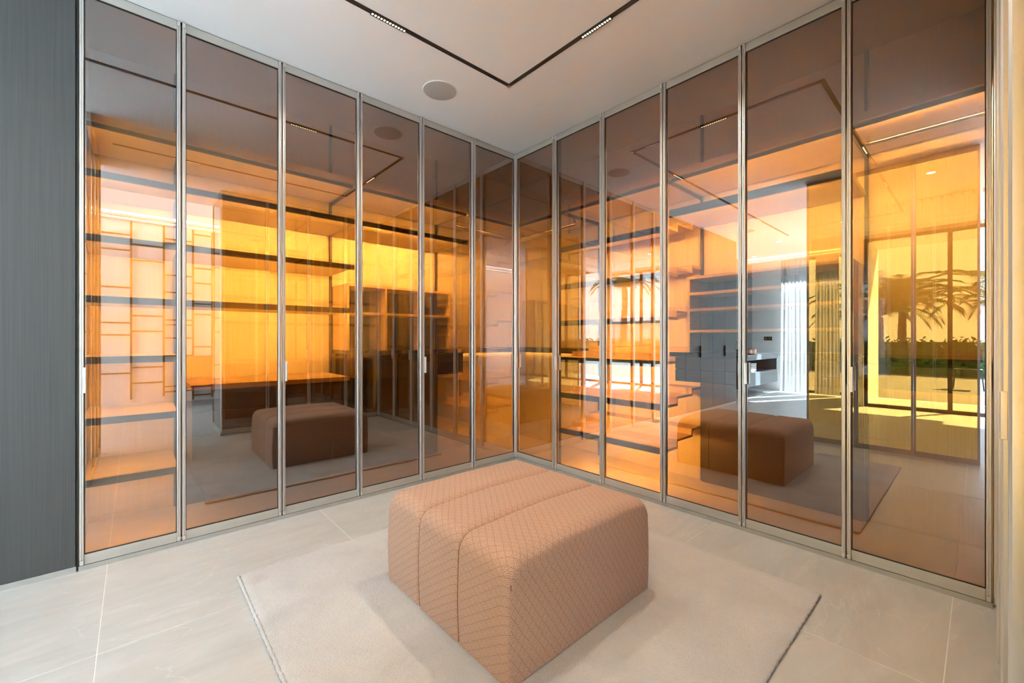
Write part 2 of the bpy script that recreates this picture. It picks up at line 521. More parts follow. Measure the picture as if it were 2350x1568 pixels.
# ceiling: low over closet and bath, raised over the sleeping area to the south
struct('ceiling', MB().box(-7.75, .75, -3.60, .75, H, H + .12), M['ceiling'], 'smooth white plaster ceiling over the closet', 'ceiling')
struct('ceiling_raised', MB().box(-7.75, .75, -6.65, -3.62, 3.10, 3.22), M['ceiling'], 'higher white ceiling of the sleeping area', 'ceiling')
struct('trim_2', MB().box(-7.75, .75, -3.62, -3.60, H, 3.22), M['ceiling'], 'white ceiling step between closet and sleeping area', 'trim')
struct('wall_north', MB().box(-7.75, .75, .63, .75, 0, H), M['wall'], 'white wall behind the cupboards', 'wall')
struct('wall_east', MB().box(.63, .75, -6.65, .63, 0, 3.1), M['wall'], 'white wall behind the shoe cupboard', 'wall')
struct('wall_south', MB().box(-7.75, .63, -6.65, -6.50, 0, 3.1), M['wall'], 'white wall with gold lattice seen in the reflections', 'wall')
struct('wall_closet', MB().box(-1.78, .63, -3.60, -3.48, 0, H), M['wall'], 'white wall behind the south glass cupboard', 'wall')
struct('wall_west', MB().box(-7.75, -7.60, -.02, .63, 0, H), M['wall'], 'white wall with the switch beside the curtain', 'wall')
struct('wall_pier', MB().prism([(-7.75, -1.52), (-6.2, -1.52), (-6.2, -1.40), (-7.6, -1.40), (-7.6, -1.38), (-7.75, -1.38)], 0, H), M['wall'], 'white wall stub between the two windows', 'wall')
struct('wall_garden', MB().box(-6.32, -6.2, -6.5, -6.05, 0, 3.1), M['wall'], 'white wall at the far end of the garden window', 'wall')
struct('trim_3', MB().box(-6.32, -6.2, -6.05, -3.62, 2.85, 3.1), M['wall'], 'white lintel over the larger garden window', 'trim')
struct('trim_4', MB().box(-6.32, -6.2, -3.60, -1.52, 2.70, H), M['wall'], 'white lintel over the window by the partition', 'trim')
# garden windows
def window(name, x, y0, y1, z1, mulls, label):
    wf = Frame((x - .03, 0), (0, 1), (1, 0)); mb = MB(); wf.ring(mb, y0, y1, 0, z1, .045, 0, .06, .05)
    w = struct(name, mb, M['black_metal'], label, 'window')
    ed = [y0 + .045] + mulls + [y1 - .045]
    for k in mulls: part(w, 'mullion', MB().box(x - .03, x + .03, k - .025, k + .025, .05, z1 - .05), M['black_metal'])
    for k in range(len(ed) - 1):
        part(w, 'pane', MB().box(x - .004, x + .004, ed[k] + (.025 if k else 0), ed[k + 1] - (.025 if k < len(ed) - 2 else 0), .05, z1 - .05), CLEAR[0])
    return w
window('window_1', -6.26, -3.60, -1.53, 2.70, [-2.50], 'black framed garden window beside the bathroom curtain')
window('window_2', -6.26, -6.04, -3.63, 2.85, [-4.80], 'black framed garden window of the sleeping area')
window('window_3', -7.67, -1.37, -.03, H, [], 'black framed window behind the sheer curtains')

# ------------------------------------------------------------------ glass cupboards
Z_TOP, Z_BOT = 2.744, .024
def door(t, fr, u0, u1, handle=None, proj=.028):
    """framed glass door between u0 and u1; rails are the door mesh, stiles, pane, gasket and pull are its sub-parts"""
    g, sw = .0028, .0155
    a, b = u0 + g, u1 - g
    mb = MB(); fr.box(mb, a + sw, b - sw, .006, .012, .069, 2.702)
    d = part(t, 'door', mb, GLASS, pick=fr.room(), label='amber tinted glass leaf with a mirror sheen')
    for z0, z1 in ((Z_BOT, .071), (2.700, Z_TOP)):
        mb = MB(); fr.box(mb, a + sw, b - sw, -.003, .018, z0, z1, .0012); part(d, 'rail', mb, M['alu_rail'])
    def stile(ua, s):
        prof = [(0, .020), (0, -.012), (.002, -.016), (.006, -.016), (.0070, -.009), (.0092, -.009), (.0102, -.016), (.0135, -.016), (.0155, -.012), (.0155, .020)]
        pts = fr.poly([(ua + s * q[0], q[1]) for q in prof])
        part(d, 'stile', MB().prism(pts, .052, Z_TOP - .03), M['alu'])
        e0, e1 = sorted((ua + s * .0012, ua + s * .0143))
        for z0, z1 in ((.028, .050), (Z_TOP - .028, Z_TOP - .003)):
            mb = MB(); fr.box(mb, e0, e1, -.0145, .018, z0, z1, .001); part(d, 'end_cap', mb, M['alu'])
    stile(a, 1); stile(b, -1)
    mb = MB(); fr.ring(mb, a + sw, b - sw, .071, 2.700, .003, .002, .006, .004)
    part(d, 'gasket', mb, M['black'])
    if handle:
        hu = a + sw + .004 if handle == 'a' else b - sw - .004
        mb = MB(); fr.box(mb, hu - .0045, hu + .0045, -proj, -.004, .830, .950, .002)
        part(d, 'handle', mb, M['alu'], label='slim brushed metal pull')
    return d

def shelf(t, fr, u0, u1, z, d0=.055, d1=.58, th=.034, led=True, board='cream'):
    mb = MB(); fr.box(mb, u0, u1, d0 + .014, d1, z - .022, z)
    s = part(t, 'shelf', mb, M[board])
    mb = MB(); fr.box(mb, u0, u1, d0, d0 + .014, z - th, z, .001)
    part(s, 'front_edge', mb, M['dark_metal'], label='dark bronze front edge')
    if led:
        mb = MB(); fr.box(mb, u0 + .03, u1 - .03, d0 + .0141, d0 + .0155, z - th + .006, z - .0225)
        part(s, 'led_strip', mb, led_mat(led), label='warm glowing light strip')
    return s

def shell(t, fr, u0, u1, left_up=True, right_up=False, side0=False, side1=False, top=True, depth=.6, top_led=.16):
    mb = MB(); fr.box(mb, u0, u1, depth, depth + .018, .03, H - .002)
    part(t, 'back_panel', mb, M['linen'], label='cream linen textured back panel')
    mb = MB(); fr.box(mb, u0, u1, .022, depth, .008, .030)
    part(t, 'base_panel', mb, M['cream'])
    mb = MB(); fr.box(mb, u0, u1, -.004, .022, 0., .022)
    part(t, 'plinth', mb, M['plinth'])
    mb = MB(); fr.box(mb, u0, u1, .004, .03, Z_TOP + .001, H - .001)
    part(t, 'gap_shade_fill', mb, M['black'])  # black filler gives the shade of the gap under the ceiling
    for flag, u, s in ((left_up, u0, 1), (right_up, u1, -1)):
        if not flag: continue
        for d0, d1 in ((.030, .055), (depth - .026, depth - .001)):
            mb = MB(); e0, e1 = sorted((u + s * .001, u + s * .017)); fr.box(mb, e0, e1, d0, d1, .031, H - .003)
            part(t, 'upright', mb, M['dark_metal'])
        mb = MB(); fr.box(mb, u + s * .004, u + s * .012, .056, depth - .027, 2.115, 2.139)
        part(t, 'bracket', mb, M['dark_metal'])
    if side0:
        mb = MB(); fr.box(mb, u0 - .0065, u0 - .001, .022, depth + .018, .008, H - .002); part(t, 'side_panel', mb, M['cream'])
    if side1:
        mb = MB(); fr.box(mb, u1 + .002, u1 + .020, .022, depth + .018, .008, H - .002); part(t, 'side_panel', mb, M['cream'])
    if top:
        mb = MB(); fr.box(mb, u0 + .018, u1 - .018 if right_up else u1 - .002, .056, depth - .03, 2.140, 2.178)
        s = part(t, 'top_shelf', mb, M['cream'])
        mb = MB(); fr.box(mb, u0 + .012, u1 - .012, .080, .088, 2.118, 2.140); part(s, 'light_channel', mb, M['dark_metal'])
        mb = MB(); fr.box(mb, u0 + .03, u1 - .03, .0881, .0890, 2.130, 2.139); part(s, 'led_strip', mb, led_mat(top_led), label='warm glowing light strip')

def drawers(t, fr, u0, u1, zs, d0=.058, d1=.58, m='drawer'):
    """stack of drawer fronts between the heights in zs (ascending) on one carcass"""
    mb = MB(); fr.box(mb, u0, u1, d0 + .020, d1, zs[0], zs[-1]); part(t, 'drawer_box', mb, M['oak_dark'])
    for a, b in zip(zs[:-1], zs[1:]):
        mb = MB(); fr.box(mb, u0, u1, d0, d0 + .019, a + .002, b - .002, .001); part(t, 'drawer', mb, M[m])
def lower_back(t, fr, u0, u1, z1):  # dark sheet in front of the linen back, low in the bay
    mb = MB(); fr.box(mb, u0 + .019, u1 - .001, .560, .573, .031, z1); part(t, 'lower_back_panel', mb, M['oak_dark'], label='dark lower back panel')
def worktop(t, fr, u0, u1, z, th=.028, d0=.045, d1=.58, m='oak_light'):
    mb = MB(); fr.box(mb, u0, u1, d0, d1, z - th, z, .0015); return part(t, 'worktop', mb, M[m])
def cubby(t, fr, u0, u1, z0, zs, ncol, d0=.27, d1=.578):
    mb = MB(); fr.box(mb, u0, u1, d1 - .012, d1, z0, zs[-1]); part(t, 'niche_back', mb, M['oak_dark'])
    for z in zs:
        mb = MB(); fr.box(mb, u0 + .016, u1 - .016, d0, d1 - .013, z - .018, z); part(t, 'niche_shelf', mb, M['oak_light'])
    for k in range(ncol + 1):
        u = u0 + (u1 - u0) * k / ncol; w = .008
        u = clip(u, u0 + w, u1 - w)
        z = [z0] + list(zs)
        for a, b in ([(z0, zs[-1])] if k in (0, ncol) else list(zip(z[:-1], [q - .018 for q in z[1:]]))):
            mb = MB(); fr.box(mb, u - w, u + w, d0, d1 - .013, a, b); part(t, 'niche_divider', mb, M['oak_light'])
def rail(t, fr, u0, u1, z=2.085, d=.30):
    mb = MB().tube([fr.p(u0, d, z), fr.p(u1, d, z)], .0125, 12)
    r = part(t, 'hanging_rail', mb, M['chrome'], 50)
    for u in (u0 + .02, u1 - .02):
        mb = MB(); fr.box(mb, u - .008, u + .008, d - .012, d + .012, z + .010, 2.139); part(r, 'bracket', mb, M['chrome'])

NF = Frame((0, 0), (1, 0), (0, 1))        # north run: u = x
EF = Frame((0, 0), (0, 1), (1, 0))        # east run:  u = y
SF = Frame((0, -2.857), (1, 0), (0, -1))  # south run: u = x
LV = [.401, .698, .996, 1.293, 1.590, 1.904]
NX = [-2.756, -2.379, -1.904, -1.431, -.957, -.478, -.004]
EY = [-2.838, -2.373, -1.904, -1.427, -.948, -.478, -.004]

t = thing('glass_wardrobe', 'narrow amber glass wardrobe beside the grey cupboard front, full of open shelves', 'wardrobe', (-2.568, .3, 0), 'amber glass wardrobes')
shell(t, NF, NX[0], NX[1], left_up=False, side0=True)
for z in LV: shelf(t, NF, NX[0] + .004, NX[1] - .010, z, led=.55)
door(t, NF, NX[0], NX[1], 'a')

t = thing('glass_wardrobe', 'amber glass wardrobe with a low dark drawer chest, second bay from the grey cupboard', 'wardrobe', (-1.905, .3, 0), 'amber glass wardrobes')
shell(t, NF, NX[1], NX[3])
for z in LV[3:]: shelf(t, NF, NX[1] + .010, NX[3] - .010, z)
lower_back(t, NF, NX[1], NX[3], .40)
drawers(t, NF, NX[1] + .05, NX[3] - .05, [.41, .545, .68, .80])
worktop(t, NF, NX[1] + .045, NX[3] - .045, .830)
door(t, NF, NX[1], NX[2]); door(t, NF, NX[2], NX[3], 'a')

t = thing('glass_wardrobe', 'amber glass wardrobe with dark open pigeonholes over two shallow drawers, left of the corner', 'wardrobe', (-.955, .3, 0), 'amber glass wardrobes')
shell(t, NF, NX[3], NX[5])
shelf(t, NF, NX[3] + .010, NX[5] - .010, LV[5], led=1.7)
lower_back(t, NF, NX[3], NX[5], .795)
drawers(t, NF, NX[3] + .045, NX[5] - .06, [.800, .905, .970])
worktop(t, NF, NX[3] + .015, NX[5] - .050, 1.000, m='glass_top')
cubby(t, NF, NX[3] + .02, NX[5] - .030, 1.001, [1.285, 1.490], 3)
door(t, NF, NX[3], NX[4]); door(t, NF, NX[4], NX[5], 'a')

# corner bay, shared by both runs
t = thing('corner_wardrobe', 'amber glass corner wardrobe with hanging rails where the two glass walls meet', 'wardrobe', (.1, .1, 0), 'amber glass wardrobes')
part(t, 'back_panel', MB().box(NX[5], .6, .600, .618, .03, H - .002), M['linen'])
part(t, 'back_panel', MB().box(.600, .618, EY[5], .6, .03, H - .002), M['linen'])
part(t, 'base_panel', MB().prism([(NX[5], .022), (.022, .022), (.022, EY[5]), (.6, EY[5]), (.6, .6), (NX[5], .6)], .008, .030), M['cream'])
part(t, 'plinth', MB().box(NX[5], -.004, -.004, .022, 0, .022), M['plinth'])
part(t, 'plinth', MB().box(-.004, .022, EY[5], -.004, 0, .022), M['plinth'])
part(t, 'gap_shade_fill', MB().prism([(NX[5], .004), (.004, .004), (.004, EY[5]), (.03, EY[5]), (.03, .03), (NX[5], .03)], Z_TOP + .001, H - .001), M['black'])  # same black filler for the ceiling gap's shade, round the corner
part(t, 'corner_post', MB().box(-.004, .016, -.004, .016, .024, Z_TOP), M['alu'])
ts = part(t, 'top_shelf', MB().prism([(NX[5] + .018, .056), (.056, .056), (.056, EY[5] + .018), (.57, EY[5] + .018), (.57, .57), (NX[5] + .018, .57)], 2.140, 2.178), M['cream'])
part(ts, 'light_channel', MB().prism([(NX[5] + .02, .080), (.080, .080), (.080, EY[5] + .02), (.088, EY[5] + .02), (.088, .088), (NX[5] + .02, .088)], 2.118, 2.1399), M['dark_metal'])
part(ts, 'led_strip', MB().box(NX[5] + .03, .086, .0881, .0890, 2.130, 2.139), M['led_dim'])
part(ts, 'led_strip', MB().box(.0881, .0890, EY[5] + .03, .086, 2.130, 2.139), M['led_dim'])
for d0, d1 in ((.030, .055), (.574, .599)):
    part(t, 'upright', MB().box(NX[5] + .001, NX[5] + .017, d0, d1, .031, H - .003), M['dark_metal'])
w = part(t, 'worktop', MB().box(NX[5] + .02, .58, .30, .58, .955, 1.0), M['drawer'])
part(w, 'led_strip', MB().box(NX[5] + .1, .5, .576, .579, .952, .955), M['led_dim'])
w = part(t, 'worktop', MB().box(.30, .58, EY[5] + .02, .2995, .955, 1.0), M['drawer'])
part(w, 'led_strip', MB().box(.576, .579, EY[5] + .1, .5, .952, .955), M['led_dim'])
rail(t, NF, NX[5] + .03, .27); rail(t, EF, EY[5] + .03, .25)
door(t, NF, NX[5], NX[6]); door(t, EF, EY[5], EY[6], 'b')

# shoe bay
t = thing('glass_wardrobe', 'amber glass shoe wardrobe with lit stepped shelves, right of the corner', 'wardrobe', (.3, -.955, 0), 'amber glass wardrobes')
shell(t, EF, EY[3], EY[5], left_up=True, right_up=True)
for z in (.349, .643, .934, 1.232, 1.530, 1.837):
    a, b = EY[3] + .012, EY[5] - .012
    mb = MB(); EF.extr(mb, [(.074, z - .018), (.215, z - .018), (.215, z + .030), (.435, z + .030), (.435, z + .072), (.575, z + .072), (.575, z + .088), (.423, z + .088), (.423, z + .045), (.203, z + .045), (.203, z), (.074, z)], a, b)
    s = part(t, 'stepped_shelf', mb, M['oak_light'])
    mb = MB(); EF.box(mb, a, b, .058, .074, z - .040, z + .002, .001); part(s, 'front_edge', mb, M['dark_metal'])
    mb = MB(); EF.box(mb, a + .04, b - .04, .0741, .0750, z - .033, z - .0225); part(s, 'led_strip', mb, M['led_shoe'])
door(t, EF, EY[3], EY[4]); door(t, EF, EY[4], EY[5], 'b')

t = thing('glass_wardrobe', 'amber glass wardrobe with dark niche shelves, facing the bathroom opening', 'wardrobe', (.3, -1.90, 0), 'amber glass wardrobes')
shell(t, EF, EY[1], EY[3], top_led=.25)
shelf(t, EF, EY[1] + .010, EY[3] - .010, 1.930, th=.05, led=.22)
lower_back(t, EF, EY[1], EY[3], .805)
drawers(t, EF, EY[1] + .05, EY[3] - .05, [.810, .890, .968])
worktop(t, EF, EY[1] + .015, EY[3] - .015, .998, m='glass_top')
cubby(t, EF, EY[1] + .02, EY[3] - .03, .999, [1.145, 1.29, 1.40, 1.51], 1)
door(t, EF, EY[1], EY[2], 'b'); door(t, EF, EY[2], EY[3])

t = thing('glass_wardrobe', 'amber glass wardrobe with a hanging rail, rightmost of the glass fronts', 'wardrobe', (.3, -2.60, 0), 'amber glass wardrobes')
shell(t, EF, EY[0], EY[1], left_up=False, side0=True, top_led=.7)
rail(t, EF, EY[0] + .01, EY[1] - .02, 2.105)
drawers(t, EF, EY[0] + .01, EY[1] - .03, [.845, .962])
w = worktop(t, EF, EY[0] + .004, EY[1] - .015, .995, m='glass_top')
mb = MB(); EF.box(mb, EY[0] + .02, EY[1] - .05, .576, .578, .842, .8445); part(w, 'led_strip', mb, M['led_dim'])
door(t, EF, EY[0], EY[1], 'b')

# south run, seen edge-on at the right of the picture and in the reflections
SX = [-1.846, -1.384, -.922, -.461, -.002]
for k, lab in ((0, 'amber glass wardrobe by the closet entrance, glazed at its end'), (2, 'amber glass wardrobe seen edge-on at the right border of the picture')):
    t = thing('glass_wardrobe', lab, 'wardrobe', ((SX[k] + SX[k + 2]) / 2, -3.15, 0), 'amber glass wardrobes')
    shell(t, SF, SX[k], SX[k + 2], left_up=(k > 0), right_up=False, side1=False)
    for z in LV[3:]: shelf(t, SF, SX[k] + .03, SX[k + 2] - .012, z, led=1.6)
    drawers(t, SF, SX[k] + .05, SX[k + 2] - .05, [.10, .28, .46, .64, .80])
    worktop(t, SF, SX[k] + .045, SX[k + 2] - .045, .830)
    door(t, SF, SX[k], SX[k + 1]); door(t, SF, SX[k + 1], SX[k + 2], 'b' if k == 0 else None, .0185)
    if k == 0:
        ef = Frame((SX[0], -2.88), (0, -1), (1, 0))
        mb = MB(); ef.ring(mb, 0, .60, .024, 2.744, .022, 0, .022, .045)
        p = part(t, 'end_frame', mb, M['alu_rail'])
        mb = MB(); ef.box(mb, .022, .578, .006, .012, .071, 2.70); part(p, 'pane', mb, GLASS, pick=ef.room())

# west glass partition beside the camera
PF = Frame((-2.800, 0), (0, 1), (-1, 0))
t = thing('glass_partition', 'framed amber glass partition between closet and bathroom, seen in the reflections', 'partition', (-2.80, -2.18, 0))
PY = [-2.80, -2.385, -1.968, -1.552]
for a, b in zip(PY[:-1], PY[1:]):
    mb = MB(); PF.ring(mb, a + .001, b - .001, .0, 2.748, .016, 0, .024, .05)
    f = part(t, 'frame_panel', mb, M['alu_rail'])
    mb = MB(); PF.box(mb, a + .017, b - .017, .008, .014, .05, 2.698); part(f, 'pane', mb, GLASS, pick=PF.room())

# ------------------------------------------------------------------ grey cupboards along the north wall
seams = [-5.094, -4.615, -4.154, -3.720, -3.257, -2.764]
GL = ['grey brushed cupboard front at the left edge of the picture', 'grey cupboard reflected beside the nearest grey front', 'farther grey cupboard with a dark pull next to the bathroom basin']
grp = [(seams[4], seams[5], 1), (seams[2], seams[4], 2), (seams[0], seams[2], 2)]
for k, (a, b, nd) in enumerate(grp):
    t = thing('tall_cupboard', GL[k], 'cupboard', ((a + b) / 2, .3, 0), 'tall grey cupboards')
    part(t, 'carcass', MB().box(a + .002, b - .016, .022, .60, .03, H - .004), M['grey_front'])
    part(t, 'plinth', MB().box(a, b, -.002, .05, 0, .026), M['plinth'])
    ed = [a + (b - a) * q / nd for q in range(nd + 1)]
    if nd == 2: ed[1] = seams[3] if k == 1 else seams[1]
    for q in range(nd):
        d = part(t, 'door', MB().box(ed[q] + .002, ed[q + 1] - .002, -.004, .020, .028, H - .006, .001), M['grey_front'])
        if (nd == 2 and q == 1) or nd == 1:
            hx = ed[q] + .022 if nd == 1 else ed[q] - .0 + .016
            if nd == 2: part(d, 'handle', MB().box(hx - .010, hx + .010, -.026, -.004, .811, .983, .002), M['black_metal'])
struct('gap_shade_strip', MB().box(-2.7638, -2.7562, .004, .0215, .0, H - .004), M['black'], 'black strip standing in for the shadow gap at the end of the grey cupboard', 'trim')  # black strip put in for the shade of this gap

# ------------------------------------------------------------------ ceiling fittings
TW = .013
tr_t = thing('track_light', 'black recessed light track turning a square corner on the ceiling', 'track light', (-.73, -.735, H))
part(tr_t, 'track', MB().box(-5.25, -.73 + TW, -.735 - TW, -.735 + TW, H - .004, H - .0002), M['black_metal'])
part(tr_t, 'track', MB().box(-.73 - TW, -.73 + TW, -2.11, -.735 - TW, H - .004, H - .0002), M['black_metal'])
part(tr_t, 'track', MB().box(-2.70, -.73 + TW, -2.11 - 2 * TW, -2.11, H - .004, H - .0002), M['black_metal'])
part(tr_t, 'corner_joint', MB().box(-.73 - TW * .4, -.73 + TW * 1.25, -.735 - TW * .4, -.735 + TW * 1.25, H - .006, H - .004), M['chrome'])
def led_module(ax, c, fixed):
    L2, n_ = .096, 12
    q = (lambda a, b_, z0, z1, w: MB().box(a, b_, fixed - w, fixed + w, z0, z1)) if ax == 'x' else (lambda a, b_, z0, z1, w: MB().box(fixed - w, fixed + w, a, b_, z0, z1))
    mo = part(tr_t, 'spot_module', q(c - L2, c + L2, H - .010, H - .0042, TW + .001), M['black_metal'])
    for k in range(n_):
        s = c - L2 + (k + .5) * 2 * L2 / n_
        part(mo, 'led_cell', q(s - .0042, s + .0042, H - .0112, H - .0100, .0050), M['led_cell'])
def module_spots(pts, k=1.0):
    for x, y in pts:
        d = bpy.data.lights.new('module_lamp', 'SPOT'); d.energy = TRACK * k; d.color = (1.0, .84, .64)
        d.spot_size = math.radians(150); d.spot_blend = .9; d.shadow_soft_size = 0.0
        o = bpy.data.objects.new('module_lamp', d); COL.objects.link(o); o.location = (x, y, H - .013)
led_module('x', -1.57, -.735)
module_spots([(-1.62, -.735), (-1.52, -.735), (-2.26, -2.123), (-2.14, -2.123), (-3.96, -.735), (-3.84, -.735)])
module_spots([(-.73, -1.49), (-.73, -1.39)], 2.4)
led_module('y', -1.436, -.73)
led_module('x', -2.2, -2.11 - TW)
led_module('x', -3.9, -.735)
def speaker(x, y, lab):
    t = thing('ceiling_speaker', lab, 'speaker', (x, y, H), 'ceiling speakers')
    part(t, 'grille', MB().lathe(x, y, [(.109, H - .001), (.109, H - .004), (.100, H - .006), (.03, H - .0065)], 48), M['speaker'], 40)
    pr = [(.1095, H - .0005), (.1095, H - .005), (.113, H - .005), (.1155, H - .0005)]
    mb = MB(); seg = 48
    vs = [(x + r * math.cos(2 * pi * k / seg), y + r * math.sin(2 * pi * k / seg), z) for r, z in pr for k in range(seg)]
    fs = [(i * seg + k, i * seg + (k + 1) % seg, ((i + 1) % 4) * seg + (k + 1) % seg, ((i + 1) % 4) * seg + k) for i in range(4) for k in range(seg)]
    part(t, 'ring', mb.add(vs, fs), M['white_ring'], 40)
speaker(-1.036, -.383, 'round grey speaker grille in the closet ceiling near the corner')
speaker(-4.45, -.39, 'round speaker grille in the ceiling before the grey cupboards, seen reflected')
for k, (x, y, lab) in enumerate(((-3.35, -2.47, 'small round downlight above the far side of the glass partition'), (-5.6, -.5, 'added small round downlight over the bathroom floor'), (-6.7, .25, 'added small round downlight over the wash basin'), (-4.9, -1.5, 'added small round downlight in the ceiling between partition and window'))):  # all but the one by the partition are added to light the bathroom side
    t = thing('downlight', lab, 'downlight', (x, y, H), 'recessed downlights')
    part(t, 'bezel', MB().lathe(x, y, [(.050, H - .0005), (.048, H - .004), (.03, H - .004)], 24), M['white_ring'])
    part(t, 'lamp', MB().lathe(x, y, [(.034, H - .0041), (.034, H - .0055)], 24), M['downlight'])
t = thing('air_grille', 'slotted white air grille in the ceiling, seen amber in the rightmost glass', 'air grille', (-4.45, -2.5, H))
part(t, 'frame', MB().box(-4.53, -4.37, -2.95, -2.05, H - .006, H - .0005), M['white_ring'])
for k in range(11):
    y = -2.92 + k * .083; part(t, 'slat', MB().box(-4.515, -4.385, y, y + .02, H - .012, H - .006), M['black_metal'])

# ------------------------------------------------------------------ rug and ottoman
RX0, RX1, RY0, RY1 = -2.213, -.418, -2.352, -.568
rc_ = ((RX0 + RX1) / 2, (RY0 + RY1) / 2, 0)
nx = ny = 110
vs, fs = [], []
def rnd(a, b): return random.uniform(a, b)
T = .017
for j in range(ny + 1):
    for i in range(nx + 1):
        x = RX0 + (RX1 - RX0) * i / nx; y = RY0 + (RY1 - RY0) * j / ny
        e = min(x - RX0, RX1 - x, y - RY0, RY1 - y)
        z = T * (1 - max(0, 1 - e / .012) ** 2 * .45) + .0012 * math.sin(x * 9 + 2 * math.sin(y * 5)) * math.sin(y * 7 + x * 3) + rnd(-.0005, .0005)
        if e < 1e-6: x += rnd(-.0022, .0022); y += rnd(-.0022, .0022)
        vs.append((x, y, z))
for j in range(ny):
    for i in range(nx):
        a = j * (nx + 1) + i; fs.append((a, a + 1, a + nx + 2, a + nx + 1))
loop = [i for i in range(nx + 1)] + [j * (nx + 1) + nx for j in range(1, ny + 1)] + [ny * (nx + 1) + i for i in range(nx - 1, -1, -1)] + [j * (nx + 1) for j in range(ny - 1, 0, -1)]
k0 = len(vs)
for q in loop: vs.append((vs[q][0], vs[q][1], .001))
for k in range(len(loop)):
    k2 = (k + 1) % len(loop); fs.append((loop[k], loop[k2], k0 + k2, k0 + k))
fs.append(tuple(k0 + k for k in range(len(loop))))
rug_t = thing('rug', 'square off-white short pile rug under the ottoman', 'rug', (rc_[0], rc_[1], 0))
part(rug_t, 'pile', MB().add(vs, fs), M['rug'], 60)
# bound edge: a lumpy cord on the four sides
mb = MB()
cs = [(RX0, RY0), (RX1, RY0), (RX1, RY1), (RX0, RY1)]
for k in range(4):
    (xa, ya), (xb, yb) = cs[k], cs[(k + 1) % 4]
    npt = 220
    mb.tube([(xa + (xb - xa) * s / npt + rnd(-.0008, .0008), ya + (yb - ya) * s / npt + rnd(-.0008, .0008), .0075 + rnd(-.0006, .0006)) for s in range(npt + 1)],
            [.0068 + .0014 * math.sin(s * 1.3) for s in range(npt + 1)], 7)
part(rug_t, 'bound_edge', mb, M['rug'], 180)

OX0, OX1, OY0, OY1 = -1.722, -.922, -1.857, -1.045
OZ0, OZ1 = .020, .408
ot = thing('ottoman', 'square terracotta woven ottoman with two stitched channels, standing on the rug', 'ottoman', ((OX0 + OX1) / 2, (OY0 + OY1) / 2, OZ0))
RT = .060   # radius where top rolls into west and east faces
def profile(top_in, side_in, npt=10):
    """open outline from west floor over the top to east floor, with arc length"""
    x0, x1, z1 = OX0 + side_in, OX1 - side_in, OZ1 - top_in
    pts = []
    for k in range(9): pts.append((x0 - .006 * math.sin(pi * k / 9), OZ0 + (z1 - RT - OZ0) * k / 9))
    for k in range(npt + 1):
        a = pi / 2 * k / npt; pts.append((x0 + RT - RT * math.cos(a), z1 - RT + RT * math.sin(a)))
    for k in range(1, 12):
        u = k / 12; pts.append((x0 + RT + (x1 - x0 - 2 * RT) * u, z1 + .010 * math.sin(pi * u)))
    for k in range(npt + 1):
        a = pi / 2 * (1 - k / npt); pts.append((x1 - RT + RT * math.cos(a), z1 - RT + RT * math.sin(a)))
    for k in range(1, 10): pts.append((x1 + .006 * math.sin(pi * k / 9), z1 - RT - (z1 - RT - OZ0) * k / 9))
    return pts
def section(y0, y1, end0, end1):
    ysl = []
    w = y1 - y0
    for k in range(25): ysl.append(y0 + w * (1 - math.cos(pi * k / 24)) / 2)
    rows = []
    for y in ysl:
        ti = si = 0.
        for e, end in ((y - y0, end0), (y1 - y, end1)):
            rt, rs_ = (.048, .012) if end else (.034, .016)
            def ins(r): return 0 if e >= r else r - math.sqrt(max(0, r * r - (r - e) ** 2))
            ti += ins(rt) * (1 if end else .75); si += ins(rs_) * (1 if end else .8)
        rows.append((y, profile(ti, si)))
    npf = len(rows[0][1])
    ref = rows[len(rows) // 2][1]; arc = [0.]
    for k in range(1, npf): arc.append(arc[-1] + math.dist(ref[k], ref[k - 1]))
    vs = [(x, y, z) for y, pr in rows for x, z in pr]
    fs, uvs = [], []
    va = [0.]
    for k in range(1, len(rows)): va.append(va[-1] + math.hypot(rows[k][0] - rows[k - 1][0], rows[k][1][npf // 2][1] - rows[k - 1][1][npf // 2][1]))
    for j in range(len(rows) - 1):
        for i in range(npf - 1):
            fs.append((j * npf + i, j * npf + i + 1, (j + 1) * npf + i + 1, (j + 1) * npf + i))
            uvs.append([(arc[i], y0 + va[j]), (arc[i + 1], y0 + va[j]), (arc[i + 1], y0 + va[j + 1]), (arc[i], y0 + va[j + 1])])
    for j in (0, len(rows) - 1):
        ring = [j * npf + i for i in range(npf)]
        fs.append(tuple(ring)); uvs.append([(vs[q][0], vs[q][2]) for q in ring])
    bot = [j * npf for j in range(len(rows))] + [j * npf + npf - 1 for j in range(len(rows) - 1, -1, -1)]
    fs.append(tuple(bot)); uvs.append([(vs[q][0], vs[q][1]) for q in bot])
    org = gorg(ot)
    me = bpy.data.meshes.new('cushion_section')
    me.from_pydata([(a - org.x, b_ - org.y, c - org.z) for a, b_, c in vs], [], fs)
    ul = me.uv_layers.new(name='UVMap')
    for p, uvp in zip(me.polygons, uvs):
        for li, q in zip(p.loop_indices, uvp): ul.data[li].uv = q
        p.use_smooth = True
    me.materials.append(M['weave'])
    bm = bmesh.new(); bm.from_mesh(me); bmesh.ops.recalc_face_normals(bm, faces=bm.faces[:]); bm.to_mesh(me); bm.free()
    me.set_sharp_from_angle(angle=math.radians(55))
    return place('cushion_section', me, ot)
ycut = [OY0, OY0 + .2707, OY0 + .5413, OY1]
section(ycut[0], ycut[1], True, False); section(ycut[1], ycut[2], False, False); section(ycut[2], ycut[3], False, True)
for y in ycut[1:3]:
    part(ot, 'seam', MB().tube([(x, y, z) for x, z in profile(.0190, .0090)], .0040, 6), M['piping'], 180)
